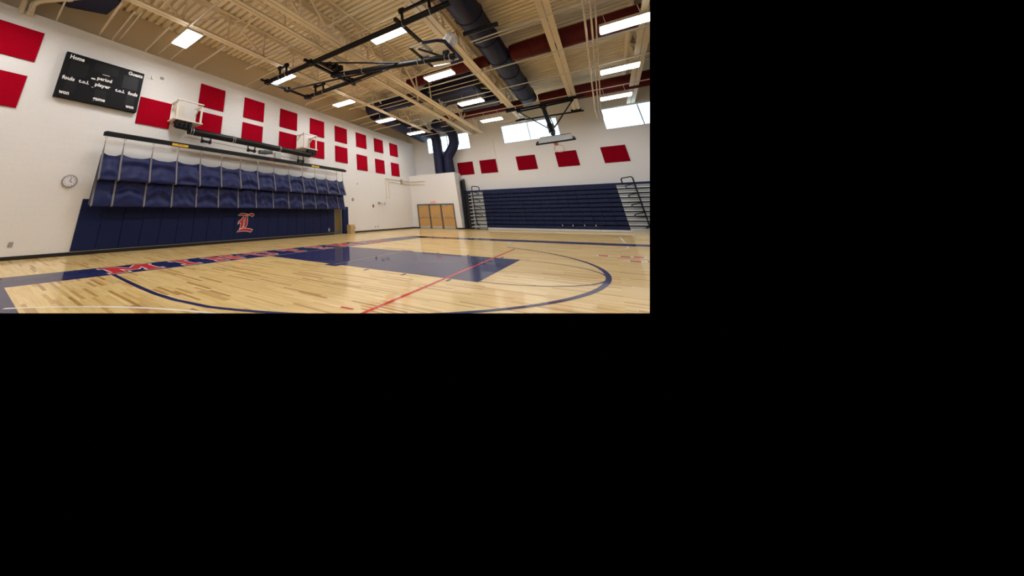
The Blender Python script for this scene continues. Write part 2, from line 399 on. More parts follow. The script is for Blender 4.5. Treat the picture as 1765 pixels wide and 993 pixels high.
# ------------------------------------------------------------------ roof deck
bm = B()
def deck(bm, x0, x1, y0, y1):
    prof = []; y = y0; p = .30
    while y < y1:
        prof += [(y, ZD), (y + .17, ZD), (y + .185, ZD + .17), (y + .285, ZD + .17)]; y += p
    prof.append((y1, ZD))
    prof = [q for q in prof if q[0] <= y1]
    lo = [bm.verts.new((x0, q[0], q[1])) for q in prof]; hi = [bm.verts.new((x1, q[0], q[1])) for q in prof]
    for i in range(len(prof) - 1): bm.faces.new((lo[i], lo[i + 1], hi[i + 1], hi[i]))
deck(bm, -.48, 24, REAR, YF); cut(bm, SEC_R)
deck(bm, -.48, 22, -14, REAR)
obj('ceiling', bm, DECK, section=False, kind='structure')

# ------------------------------------------------------------------ roof trusses (all run along y)
def truss(x, y0, y1, zb, wflange, label, panel=1.85, webw=.07, ph=0.0, extra=None):
    t = thing('roof_truss', label, 'truss', (x, y0, zb), 'painted steel roof trusses')
    bm = B(); g = .014
    box(bm, x - wflange / 2, x - g, y0, y1, zb, zb + .03); box(bm, x - .035, x - g, y0, y1, zb + .03, zb + .16)
    box(bm, x + g, x + wflange / 2, y0, y1, zb, zb + .03); box(bm, x + g, x + .035, y0, y1, zb + .03, zb + .16)
    obj('bottom_chord', bm, TAN, parent=t)
    bm = B(); zt = ZD - .02
    box(bm, x - .15, x - g, y0, y1, zt - .03, zt); box(bm, x - .035, x - g, y0, y1, zt - .17, zt - .03)
    box(bm, x + g, x + .15, y0, y1, zt - .03, zt); box(bm, x + g, x + .035, y0, y1, zt - .17, zt - .03)
    obj('top_chord', bm, TAN, parent=t)
    n = int((y1 - y0) / panel); k = 0
    for i in range(n + 1):
        y = y0 + ph + i * panel
        if y > y1: break
        bm = B(); beam(bm, (x, y, zb + .1), (x, y, zt - .1), webw, webw); obj('web_post', bm, TAN, parent=t)
        if y + panel <= y1:
            a, b = ((zb + .1), (zt - .1)) if i % 2 == 0 else ((zt - .1), (zb + .1))
            bm = B(); beam(bm, (x, y + .05, a), (x, y + panel - .05, b), webw * 1.2, webw * .8); obj('web_diagonal', bm, TAN, parent=t)
        if i % 2 == 1:
            bm = B(); box(bm, x - .012, x + .012, y - .22, y + .22, zt - .38, zt - .1); obj('gusset_plate', bm, TAN, parent=t)
    return t
truss(2.58, REAR, YF, 7.93, .30, 'tan roof truss nearest the scoreboard wall')
truss(5.52, REAR, YF, 7.56, .26, 'tan roof truss of the close pair, the one nearer the scoreboard wall', ph=.6)
truss(6.34, REAR, YF, 7.56, .30, 'tan roof truss of the close pair, the one farther from the scoreboard wall', ph=.6)
truss(9.50, REAR, YF, 7.98, .40, 'tan roof truss beside the big navy duct', ph=.3)
truss(12.83, REAR, YF, 7.85, .40, 'tan roof truss over the far hoop, right of the navy duct')
truss(15.62, 2.0, YF, 7.95, .40, 'tan roof truss at the right edge, beyond the three parallel pipes', ph=.5)
# conduits bundled between the close pair
for k, xx in enumerate((5.72, 5.80, 5.88, 5.97, 6.05, 6.13)):
    bm = B(); tube(bm, [(xx, REAR, 7.80 + .03 * (k % 3)), (xx, YF - .02, 7.80 + .03 * (k % 3))], .018, 6)
    tag(obj('conduit', bm, TAN), 'thin tan conduit between the close truss pair, %s from the scoreboard side' % ORD[k], 'conduit', 'conduits between the close pair of trusses')
# cross bridging bars between trusses
n = 0
for (xa, xb, za) in ((2.58, 5.52, 8.0), (6.34, 9.5, 8.05), (9.5, 12.83, 8.0)):
    for y in (-2.6, 1.9, 6.2, 10.8, 15.4):
        if xa > 9 and y > 0: continue
        bm = B(); beam(bm, (xa, y, za + .1), (xb, y, ZD - .2), .05, .05); beam(bm, (xb, y, za + .1), (xa, y, ZD - .2), .05, .05)
        tag(obj('cross_brace', bm, TAN, loc=(xa, y, za)), 'tan crossed bracing %s, %s along from the near end' % ({2.58: 'left of the truss pair', 6.34: 'right of the truss pair', 9.5: 'under the navy duct'}[xa], ORD[(-2.6, 1.9, 6.2, 10.8, 15.4).index(y)]), 'brace', 'crossed braces between the trusses')

for j, (xa, xb, za, nm) in enumerate(((2.58, 5.52, 8.02, 'left of the truss pair'), (6.34, 9.5, 8.06, 'right of the truss pair'))):
    for i, y in enumerate((-5.6, .4, 3.3, 8.5, 9.1, 11.7, 13.1, 16.5)):
        bm = B(); tube(bm, [(xa, y, za), (xb, y, za)], .022, 6)
        tag(obj('bridging_bar', bm, TAN, loc=(xa, y, za)), 'thin tan bridging bar %s, %s from the near end' % (nm, ORD[i]), 'bar', 'bridging bars between the trusses')

# ------------------------------------------------------------------ ceiling lights
LIGHTS = [(2.62, -4.49, .52, 'nearest the scoreboard, largest in the left row'), (2.63, .20, .46, 'seen under the near end of the folded hoop frame'),
          (2.64, 4.92, .46, 'third of the row along the scoreboard wall'), (2.66, 9.6, .46, 'fourth of the row along the scoreboard wall'),
          (2.64, 14.35, .5, 'farthest of the row along the scoreboard wall'),
          (8.32, .33, .50, 'partly behind the long black hoop beam'), (8.34, 5.03, .55, 'middle row, above the navy duct behind the raised backboard'),
          (8.28, 9.86, .60, 'middle row, in front of the dark ductwork'), (8.20, 14.6, .60, 'farthest of the middle row, near the far windows'),
          (14.82, 5.28, .60, 'nearest in view of the right row, cut by the right edge'), (14.76, 9.9, .58, 'second of the right row, below the first red duct'),
          (14.68, 14.55, .62, 'farthest of the right row, above the right window')]
def light(x, y, wy, label, L=1.28):
    z = 7.30
    t = thing('ceiling_light', 'bright fluorescent ceiling light, ' + label, 'light', (x, y, z), 'fluorescent ceiling lights')
    bm = B(); box(bm, x - L / 2 - .03, x + L / 2 + .03, y - wy / 2 - .03, y + wy / 2 + .03, z + .02, z + .12)
    obj('housing', bm, PIPE, parent=t)
    bm = B(); box(bm, x - L / 2 + .06, x + L / 2 - .06, y - wy / 4, y + wy / 4, z + .12, z + .13); obj('added_uplight', bm, UPM, parent=t)  # added glow strip on the housing, lifts the deck and trusses above
    bm = B(); box(bm, x - L / 2, x + L / 2, y - wy / 2, y + wy / 2, z - .005, z + .019); obj('diffuser', bm, LAMPM, parent=t)
    for sx in (-.45, .45):
        bm = B(); tube(bm, [(x + sx, y, z + .12), (x + sx, y, 7.9)], .008, 5); obj('hanger_wire', bm, PIPE, parent=t)
for a in LIGHTS: light(*a)
for x, y, lab in ((2.63, -9.2, 'out of view above the left wall'), (8.33, -4.4, 'out of view above the near court'), (8.33, -9.2, 'out of view left behind the viewpoint'), (14.8, .6, 'out of view ahead of the viewpoint'),
                  (14.8, -4.4, 'out of view over the viewpoint'), (14.8, -9.2, 'out of view behind the viewpoint'), (20.6, -9.4, 'out of view beside the right wall')):
    light(x, y, .55, lab)

# ------------------------------------------------------------------ pipes and conduits along x
def conduit(name, pts, r, label, m=WPIPE, cat='pipe', group=None, n=7):
    bm = B(); tube(bm, pts, r, n); return tag(obj(name, bm, m, smooth=True), label, cat, group)
for x0, x1, y, z, r, lab in ((1.30, 5.2, -4.50, 7.85, .030, 'white pipe crossing above the light nearest the scoreboard'),
                       (1.22, 9.3, -1.0, 7.85, .030, 'long white pipe crossing over the near end of the folded hoop frame'),
                       (1.28, 24, 7.22, 7.85, .035, 'long white pipe crossing under the first red duct'),
                       (5.0, 24, 10.3, 7.85, .030, 'long white pipe crossing in front of the dark ductwork'),
                       (10.2, 24, 3.85, 7.85, .032, 'white pipe crossing the navy duct just right of the raised backboard'),
                       (10.3, 24, 4.20, 7.9, .022, 'thin white pipe just above the pipe right of the raised backboard'),
                       (2.0, 24, 14.25, 7.85, .030, 'long white pipe crossing above the far hoop'),
                       (2.6, 9.4, 12.4, 7.8, .022, 'thin white pipe between the dark ductwork and the far hoop'),
                       (2.6, 9.4, 5.6, 7.95, .022, 'thin pipe crossing behind the raised backboard'),
                       (1.5, 9.4, 17.4, 7.75, .022, 'thin white pipe close to the far windows')):
    conduit('pipe', [(x0, y, z), (x1, y, z)], r, lab, group='pipes across the roof')
for k, (x, r) in enumerate(((13.83, .035), (14.00, .030), (14.12, .026))):
    conduit('pipe', [(x + .05, REAR, 7.45), (x - .1, 17.6, 7.45), (x - .1, 17.75, 7.4), (x - .1, 17.8, 6.95)], r,
            ['cream pipe, left one of three running toward the right window', 'cream pipe, middle one of three running toward the right window', 'cream pipe, right one of three running toward the right window'][k], PIPE, group='three parallel cream pipes')
Y0 = [-7.92, -6.65, -6.22, -6.02, -5.03, -4.53, -3.99, -2.96, -.06, .77, 4.26, 5.44, 5.90, 9.13, 10.40, 11.35, 12.46]
for i, y in enumerate(Y0):
    z = 7.70; r = .028 if i % 3 != 1 else .04
    pts = [(-.12, y, z - .12), (-.05, y, z), (2.3, y, z + .05)] if i % 2 == 0 else [(-.4, y, z), (2.4, y, z + .1)]
    if i in (7, 10): pts = [(-.05, y, z - .1), (.12, y + .1, z + .1), (.3, y + .15, z + .12), (2.4, y + .15, z + .16)]
    conduit('wall_conduit', pts, r, 'tan conduit leaving the upper wall ledge, %s from the near end' % ORD[i], PIPE, 'conduit', 'conduits leaving the upper wall ledge')
conduit('fat_pipe', [(.12, -8.80, 7.4), (.12, -8.80, 8.6)], .075, 'thick straight cream pipe at the top left corner of the picture', PIPE)
conduit('fat_pipe', [(.12, -8.58, 7.4), (.12, -8.60, 7.78), (.16, -8.53, 7.92), (.26, -8.40, 8.00), (1.6, -7.4, 8.05)], .085, 'thick bent cream pipe at the top left corner of the picture', PIPE)
conduit('wall_pipe', [(.05, 13.42, 2.28), (.05, 13.42, 3.86), (.05, YB - .05, 3.86), (1.45, YB - .05, 3.82)], .028, 'outer tan pipe bent round the far left corner above the doors', PIPE, group='two pipes round the corner')
conduit('wall_pipe', [(.05, 13.86, 2.28), (.05, 13.86, 3.64), (.05, YB - .05, 3.62), (1.35, YB - .05, 3.58), (1.35, YB - .05, 3.40)], .028, 'inner tan pipe bent round the far left corner above the doors', PIPE, group='two pipes round the corner')
bm = B(); box(bm, 0, .1, 15.95, 16.15, 3.56, 3.95, .01); tag(obj('pipe_clamp', bm, mat('tan_clamp', (.36, .26, .13), .5)), 'brown clamp holding two corner pipes on the left wall', 'clamp')
conduit('wall_conduit', [(7.03, YF - .03, 4.2), (7.03, YF - .03, 6.9)], .025, 'thin white conduit up the far wall between two windows', WPIPE, 'conduit')

# ------------------------------------------------------------------ ducts
def duct(name, pts, R, m, label, rings=(), n=28, ringr=.028):
    t = thing(name, label, 'duct', pts[0])
    bm = B(); tube(bm, pts, R, n); obj('duct_shell', bm, m, parent=t, smooth=True)
    for c, ax, rr in rings:
        bm = B(); ring(bm, c, ax, rr, ringr, 28, 6); obj('coupling_ring', bm, m, parent=t, smooth=True)
    return t
duct('round_duct', [(10.57, REAR, 8.46), (10.57, 15.0, 8.46)], .49, NAVYDUCT, 'big navy round duct running over the hall from top centre',
     [((10.57, y, 8.46), (0, 1, 0), .495) for y in (-6.5, -4.2, -1.9, .4, 2.7, 5.0, 7.2, 9.4, 11.6, 13.8)])
bm = B(); box(bm, 9.9, 11.55, -3.4, .5, 7.95, 8.95, .06)
tag(obj('duct_plenum', bm, NAVYDUCT), 'dark navy duct box above the end of the long black hoop beam', 'duct')
duct('round_duct', [(1.35, 18.72, 7.95), (1.2, 10.6, 8.35)], .48, NAVYDUCT, 'navy duct along the left wall side near the far corner')
duct('round_duct', [(1.25, 9.75, 8.45), (8.6, 9.75, 8.45)], .46, NAVYDUCT, 'navy duct crossing behind the close pair of trusses', [((x, 9.75, 8.45), (1, 0, 0), .465) for x in (2.8, 4.4, 7.6)])
bm = B(); box(bm, 5.9, 8.75, 9.2, 12.0, 8.10, 8.95, .05)
tag(obj('duct_plenum', bm, NAVYDUCT), 'wide dark navy duct box left of the main duct', 'duct')
bm = B(); box(bm, 6.6, 9.0, 12.9, 14.3, 8.15, 8.95, .05)
tag(obj('duct_plenum', bm, NAVYDUCT), 'dark navy duct box behind the light in the middle row', 'duct')
def rduct(y, z, R, label, x0, x1):
    t = thing('red_duct', label, 'duct', (x0, y, z))
    bm = B(); tube(bm, [(x0, y, z), (10.08, y, z)], R * .52, 24); obj('duct_shell', bm, REDDUCT, parent=t, smooth=True)
    bm = B(); tube(bm, [(11.10, y, z), (11.3, y, z), (12.5, y, z), (x1, y, z)], [R * .66, R * .74, R * .78, R * .78], 24); obj('duct_shell', bm, REDDUCT, parent=t, smooth=True)
    for x in (11.9, 12.5): 
        bm = B(); ring(bm, (x, y, z), (1, 0, 0), R * (.77 if x < 12 else .785), .02, 24, 5); obj('coupling_ring', bm, REDDUCT, parent=t, smooth=True)
rduct(7.30, 8.42, .56, 'dark red duct crossing the roof, the nearer of two', 5.7, 24)
rduct(15.55, 8.32, .58, 'dark red duct crossing the roof beside the far windows', 4.4, 24)
YD = 18.45
duct('riser_duct', [(2.62, YD, 4.385), (2.66, YD, 7.35), (2.62, YD - .12, 7.75), (2.40, YD - .5, 8.05), (1.9, YD - 1.3, 8.25)], .42, NAVYDUCT, 'left navy riser duct standing on the alcove roof before the window',
     [((2.62, YD, 4.75), (0, 0, 1), .425)], ringr=.02)
duct('riser_duct', [(3.44, YD, 4.385), (3.44, YD, 5.75), (3.62, YD, 6.05), (4.02, YD, 6.6), (4.17, YD, 6.95), (4.17, YD, 7.55), (4.05, YD - .15, 7.95), (3.8, YD - .5, 8.2), (3.6, YD - 2.2, 8.3)], .41, NAVYDUCT,
     'right navy riser duct with a kink, standing on the alcove roof', [((3.44, YD, 5.75), (0, 0, 1), .415), ((3.44, YD, 4.75), (0, 0, 1), .415)], ringr=.02)
t = thing('hanging_duct', 'navy duct end hanging at the top left of the picture', 'duct', (1.4, -8.2, 8.0))
bm = B(); pts = [(.45, -11), (.45, -7.75), (.95, -6.75), (2.05, -6.62), (2.3, -7.0), (2.3, -11)]
vs0 = [bm.verts.new((x, y, 8.0)) for x, y in pts]; vs1 = [bm.verts.new((x, y, 8.9)) for x, y in pts]
bm.faces.new(list(reversed(vs0))); bm.faces.new(vs1)
for i in range(6): bm.faces.new((vs0[i], vs0[(i + 1) % 6], vs1[(i + 1) % 6], vs1[i]))
obj('duct_shell', bm, NAVYDUCT, parent=t)
bm = B(); tube(bm, [(.95, -7.95, 7.97), (.98, -7.85, 7.93), (1.05, -7.75, 7.97)], .035, 8); obj('pipe_elbow', bm, WPIPE, parent=t, smooth=True, label='pale pipe elbow')

# ------------------------------------------------------------------ acoustic panels
def panel_left(y0, y1, z0, z1, label):
    bm = B(); box(bm, 0.0, .05, y0, y1, z0, z1, .008)
    tag(obj('acoustic_panel', bm, RED, loc=(0, y0, z0)), label, 'panel', 'red acoustic panels on the scoreboard wall')
UP = [(-2.53, -1.27), (-.13, 1.14), (2.29, 3.62), (4.74, 6.07), (7.20, 8.53), (9.65, 10.98), (12.12, 13.43), (14.54, 15.88)]
N8 = ['above the near curtain bracket', 'second in the upper row right of the scoreboard', 'third in the upper row right of the scoreboard', 'fourth in upper row, above far bracket',
      'fifth in the upper row right of the scoreboard', 'third in the upper row from the far corner', 'second in the upper row from the far corner', 'upper row, nearest the far corner']
for (a, b), s in zip(UP, N8): panel_left(a, b, 5.86, 6.95, 'red acoustic wall panel, ' + s)
LO = [(-2.53, -1.27, 4.50, 5.61), (-.13, 1.13, 4.50, 5.60), (2.29, 3.60, 4.48, 5.59), (4.74, 6.07, 4.48, 5.57), (7.20, 8.53, 4.48, 5.55), (9.65, 10.97, 4.18, 5.30), (12.11, 13.45, 4.19, 5.28), (14.55, 15.87, 4.18, 5.27)]
M8 = ['behind the near curtain bracket', 'lower row, second after the near bracket', 'lower row, just left of the far curtain bracket', 'behind the far curtain bracket',
      'lower row, first to the right of the far curtain bracket', 'third in the lower row from the far corner', 'second in the lower row from the far corner', 'lower row, nearest the far corner']
for q, s in zip(LO, M8): panel_left(*q, 'red acoustic wall panel, ' + s)
panel_left(-4.87, -3.62, 4.52, 5.61, 'red acoustic wall panel just right of the black scoreboard')
panel_left(-9.38, -8.09, 5.88, 6.96, 'red acoustic wall panel left of the scoreboard, upper of two')
panel_left(-9.42, -8.13, 4.29, 5.36, 'red acoustic wall panel left of the scoreboard, lower of two')
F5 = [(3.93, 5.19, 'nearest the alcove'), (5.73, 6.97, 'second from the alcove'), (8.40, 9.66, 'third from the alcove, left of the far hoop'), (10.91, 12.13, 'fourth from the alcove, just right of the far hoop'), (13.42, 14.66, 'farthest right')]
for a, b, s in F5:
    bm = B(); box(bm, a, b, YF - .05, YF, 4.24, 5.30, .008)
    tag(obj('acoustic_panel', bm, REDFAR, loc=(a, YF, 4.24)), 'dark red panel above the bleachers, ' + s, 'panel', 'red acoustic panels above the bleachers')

# ------------------------------------------------------------------ scoreboard
sb = thing('scoreboard', 'black scoreboard with white lettering high on the left wall', 'scoreboard', (0, -6.2, 4.86))
bm = B(); box(bm, 0, .19, -7.41, -4.95, 4.88, 6.52, .01); obj('cabinet', bm, BOARD, parent=sb)
for (a, b, c, d) in ((-7.22, -6.72, 5.72, 6.24), (-5.62, -5.1, 5.72, 6.24), (-7.22, -6.92, 5.12, 5.46), (-5.40, -5.1, 5.12, 5.46), (-6.56, -5.82, 6.08, 6.42), (-6.36, -6.02, 5.12, 5.42)):
    bm = B(); box(bm, .19, .196, a, b, c, d)
    obj('digit_window', bm, mat('dark_digit_window', (.007, .007, .008), .5, spec=.2, vary=0), parent=sb)
for body, a, z0, b, z1 in (('Home', -7.29, 6.34, -6.89, 6.39), ('Guests', -5.50, 6.36, -5.00, 6.38), ('fouls', -7.34, 5.58, -7.00, 5.57), ('t.o.l.', -6.89, 5.58, -6.59, 5.57), ('period', -6.40, 5.81, -5.95, 5.84),
                     ('player', -6.42, 5.57, -5.95, 5.59), ('t.o.l.', -5.79, 5.57, -5.48, 5.57), ('fouls', -5.37, 5.57, -5.04, 5.57), ('won', -7.31, 5.03, -7.04, 5.05), ('game', -6.38, 5.03, -6.01, 5.04), ('won', -5.35, 5.03, -5.08, 5.03)):
    bm = text_bm(body, .16, .005, .0)
    hh = {'Home': .15, 'Guests': .15, 'fouls': .14, 't.o.l.': .12, 'period': .17, 'player': .17, 'won': .10, 'game': .14}[body]
    place_text(bm, (.197, (a + b) / 2, (z0 + z1) / 2), (0, 1, 0), (0, 0, 1), width=b - a, height=hh)
    obj('lettering', bm, LETTER, parent=sb)
bm = B(); box(bm, .195, .199, -6.28, -6.06, 6.01, 6.03); box(bm, .195, .199, -6.50, -6.44, 5.45, 5.465)
quad(bm, [(.199, -6.58, 5.75), (.199, -6.44, 5.75), (.199, -6.46, 5.80), (.199, -6.56, 5.80)])
obj('indicator_mark', bm, LETTER, parent=sb)
bm = B(); tube(bm, [(.03, -4.93, 6.42), (.03, -4.62, 6.50)], .008, 5); box(bm, 0, .05, -4.64, -4.56, 6.47, 6.60, .004)
tag(obj('cable_fitting', bm, WPIPE), 'small white cable fitting wired to the right edge of the scoreboard', 'fitting')
bm = B(); box(bm, 0, .04, -4.30, -4.16, 6.58, 6.68, .004); tag(obj('sensor_plate', bm, PLATE), 'tiny grey plate beside the white cable fitting', 'fitting')

# ------------------------------------------------------------------ clock
ck = thing('wall_clock', 'round white wall clock with a wire guard left of the curtain', 'clock', (0, -6.36, 2.22))
bm = B(); disc(bm, (0, -6.36, 2.22), (1, 0, 0), .185, .05, 28); obj('case', bm, PLATE, parent=ck)
bm = B(); disc(bm, (.05, -6.36, 2.22), (1, 0, 0), .165, .004, 28); obj('dial', bm, mat('clock_dial', (.70, .68, .70), .5, vary=.05), parent=ck)
bm = B()
for k in range(12):
    a = k * math.pi / 6; c, s = math.cos(a), math.sin(a)
    beam(bm, (.057, -6.36 + s * .125, 2.22 + c * .125), (.057, -6.36 + s * .15, 2.22 + c * .15), .014, .004, up=(1, 0, 0))
obj('hour_mark', bm, BLACK, parent=ck)
for a, l in ((0.25, .12), (2.0, .08)):
    bm = B(); beam(bm, (.06, -6.36, 2.22), (.06, -6.36 + math.sin(a) * l, 2.22 + math.cos(a) * l), .014, .004, up=(1, 0, 0)); obj('clock_hand', bm, BLACK, parent=ck)
bm = B(); ring(bm, (.07, -6.36, 2.22), (1, 0, 0), .20, .006, 28, 5)
for k in range(12):
    a = k * math.pi / 6 + .13; tube(bm, [(.0, -6.36 + math.sin(a) * .205, 2.22 + math.cos(a) * .205), (.075, -6.36 + math.sin(a) * .20, 2.22 + math.cos(a) * .20)], .008, 5)
obj('wire_guard', bm, PLATE, parent=ck)

# ------------------------------------------------------------------ wall pads
NP = 20; PW = (6.95 + 5.885) / NP
for i in range(NP):
    y0 = -5.885 + i * PW
    t = thing('wall_pad', 'navy wall pad under the curtain, %s from the near end' % ORD[i], 'pad', (0, y0, .12), 'navy wall pads in the strip under the curtain')
    bm = B(); box(bm, .012, .065, y0 + .003, y0 + PW - .003, .125, 1.685, .014); obj('cushion', bm, NAVYPAD, parent=t)
    bm = B(); box(bm, 0, .012, y0, y0 + PW, .118, 1.69); obj('backing_board', bm, DARK, parent=t)
bm = B(); box(bm, 0, .05, -5.885, 6.95, 0, .10); obj('baseboard_padded', bm, BASEB, kind='structure')
bm = B(); box(bm, 0, .066, -5.885, 6.95, .10, .118); obj('trim_1', bm, mat('grey_pad_edge', (.22, .21, .20), .5), kind='structure')
bm = B(); box(bm, .0, .12, 7.75, 8.30, .02, 1.62, .02)
tag(obj('wall_pad', bm, NAVYPAD, loc=(0, 7.75, 0)), 'navy wall pad standing alone beyond the side door', 'pad')
bm = B(); box(bm, .064, .072, 6.35, 6.50, .20, .38, .003); tag(obj('outlet_plate', bm, PLATE), 'grey outlet plate set in the last navy pads', 'outlet')
# emblem
EMB = [[(0.032, 1.134), (0.144, 1.21), (0.27, 1.248), (0.396, 1.228), (0.54, 1.209), (0.475, 1.145), (0.37, 1.131), (0.23, 1.13)],
[(0.543, 1.184), (0.685, 1.216), (0.801, 1.241), (0.927, 1.183), (0.93, 1.149), (0.826, 1.068), (0.711, 1.129), (0.583, 1.144)],
[(0.355, 1.103), (0.243, 1.006), (0.222, 0.951), (0.131, 0.918), (0.069, 0.857), (0.059, 0.762), (0.143, 0.808), (0.202, 0.813), (0.2, 0.662), (0.161, 0.555), (0.318, 0.604), (0.353, 0.685), (0.369, 0.879), (0.375, 0.991)],
[(0.584, 1.13), (0.476, 1.131), (0.431, 1.046), (0.421, 0.878), (0.394, 0.712), (0.351, 0.616), (0.508, 0.618), (0.571, 0.707), (0.581, 0.875), (0.577, 1.016)],
[(0.04, 0.424), (0.146, 0.528), (0.337, 0.589), (0.547, 0.582), (0.746, 0.555), (0.904, 0.507), (0.797, 0.392), (0.561, 0.444), (0.299, 0.454)]]
em = thing('letter_emblem', 'red old-style letter L with a white outline on the navy pads', 'emblem', (.066, .48, .4))
bm = B()
for k, p in enumerate(EMB):
    q = [(.0655 + k * .0004, a, b) for a, b in grow(p, .006)]
    poly(bm, q, (1, 0, 0), .004)
bmesh.ops.recalc_face_normals(bm, faces=bm.faces); obj('letter_outline', bm, LETTER, parent=em)
bm = B()
for k, p in enumerate(EMB): poly(bm, [(.069 + k * .0004, a, b) for a, b in grow(p, -.014)], (1, 0, 0), .004)
bmesh.ops.recalc_face_normals(bm, faces=bm.faces); obj('letter_face', bm, LRED, parent=em)

# ------------------------------------------------------------------ side door, box and small wall fittings
bm = B(); box(bm, 0, .05, 6.96, 7.06, 0, 2.0); box(bm, 0, .05, 7.54, 7.72, 0, 2.0); box(bm, 0, .05, 7.06, 7.54, 1.92, 2.0)
dr = obj('door_4', bm, mat('dark_grey_green_frame', (.12, .12, .10), .5), kind='structure')
bm = B(); box(bm, .005, .03, 7.06, 7.54, .18, 1.92); obj('door_leaf', bm, mat('dim_oak_leaf', (.14, .09, .018), .5, vary=.1), parent=dr)
bm = B(); box(bm, .005, .032, 7.06, 7.54, .0, .18); obj('kick_plate', bm, GREYFRAME, parent=dr)
bm = B(); box(bm, .0, .08, 7.72, 7.9, 1.64, 1.78, .01); tag(obj('door_stop_block', bm, CARD), 'small tan block above the lone navy pad', 'block')
t = thing('cardboard_box', 'tan cardboard box on the floor beyond the lone navy pad', 'box', (.2, 8.45, 0))
bm = B(); box(bm, .02, .42, 8.10, 8.55, 0, .53, .004); obj('carton', bm, CARD, parent=t)
bm = B(); box(bm, .015, .425, 8.095, 8.555, .16, .175); box(bm, .015, .425, 8.095, 8.555, .36, .372); obj('tape_strip', bm, mat('brown_tape', (.33, .21, .09), .5), parent=t)
def plate(name, y, z, wy, hz, label, cat, m=PLATE, d=.02):
    bm = B(); box(bm, 0, d, y - wy / 2, y + wy / 2, z - hz / 2, z + hz / 2, .004); return tag(obj(name, bm, m, loc=(0, y, z)), label, cat)
plate('outlet_plate', -7.27, .41, .10, .13, 'grey outlet plate low on the near left wall', 'outlet')
plate('outlet_plate', 9.13, .31, .08, .14, 'grey outlet plate beside the cardboard box', 'outlet')
plate('outlet_plate', 11.62, .30, .09, .11, 'grey outlet plate below the fire alarm, nearer of two', 'outlet')
plate('outlet_plate', 11.98, .30, .09, .11, 'grey outlet plate below the fire alarm, farther of two', 'outlet')
plate('fire_alarm_pull', 11.46, 1.72, .13, .20, 'small red fire alarm pull on the left wall', 'alarm', mat('alarm_red', (.25, .05, .04), .5), .05)
plate('wall_switch', 9.61, 3.18, .06, .12, 'tiny grey switch plate high on the left wall', 'switch')
bm = B(); disc(bm, (0, 8.99, 2.10), (1, 0, 0), .11, .04, 16); tag(obj('wall_vent_cap', bm, PLATE, loc=(0, 8.99, 2.1)), 'round grey cap on the left wall beyond the curtain', 'cap')
t = thing('wall_horn', 'white wall horn with a dark mouth on the left wall', 'horn', (0, 12.5, 1.95))
bm = B(); box(bm, 0, .08, 12.15, 12.42, 1.86, 2.02, .01); obj('back_box', bm, PLATE, parent=t)
bm = B(); tube(bm, [(.05, 12.5, 1.94), (.32, 12.62, 1.90)], [.05, .13], 14); obj('horn_body', bm, WPIPE, parent=t, smooth=True)
bm = B(); tube(bm, [(.325, 12.622, 1.899), (.335, 12.627, 1.897)], .11, 14); obj('horn_mouth', bm, DARK, parent=t)

# ------------------------------------------------------------------ alcove doors
DX = [.56, 1.565, 2.57, 3.57]
bm = B(); f = .07; yy0, yy1 = YB - .05, YB
box(bm, .48, .56, yy0, yy1, 0, 1.93); box(bm, 3.55, 3.62, yy0, yy1, 0, 1.93); box(bm, .56, 3.55, yy0, yy1, 1.84, 1.93)
for x in (1.53, 2.53): box(bm, x - .03, x + .07, yy0 - .01, yy1, 0, 1.84)
obj('trim_2', bm, GREYFRAME, kind='structure')
for i, (a, b) in enumerate(((.56, 1.50), (1.60, 2.50), (2.60, 3.55))):
    bm = B(); box(bm, a + .01, b - .01, YB - .03, YB - .001, .01, 1.835, .003)
    d = obj('door_%d' % (i + 1), bm, OAK, kind='structure', loc=(a, YB, 0))
    bm = B(); box(bm, a + .1, b - .05, YB - .10, YB - .06, .90, .94, .006); box(bm, a + .1, a + .2, YB - .07, YB - .03, .87, .97); box(bm, b - .15, b - .05, YB - .07, YB - .03, .87, .97)
    obj('push_bar', bm, STEEL, parent=d)
    bm = B(); box(bm, a + .12, a + .45, YB - .09, YB - .03, 1.74, 1.80, .006); beam(bm, (a + .4, YB - .07, 1.80), (a + .65, YB - .06, 1.83), .025, .02); obj('door_closer', bm, STEEL, parent=d)
    bm = B(); box(bm, a + .05, b - .05, YB - .034, YB - .03, .02, .20); obj('kick_plate', bm, STEEL, parent=d)
ex = thing('exit_sign', 'small pale exit sign with red letters above the triple doors', 'sign', (1.93, YB, 2.04))
bm = B(); box(bm, 1.69, 2.19, YB - .06, YB, 1.96, 2.18, .008); obj('sign_box', bm, EXITM, parent=ex)
bm = text_bm('EXIT', .2, .004, 0); place_text(bm, (1.94, YB - .062, 2.07), (1, 0, 0), (0, 0, 1), width=.38, height=.13); obj('lettering', bm, EXITR, parent=ex)

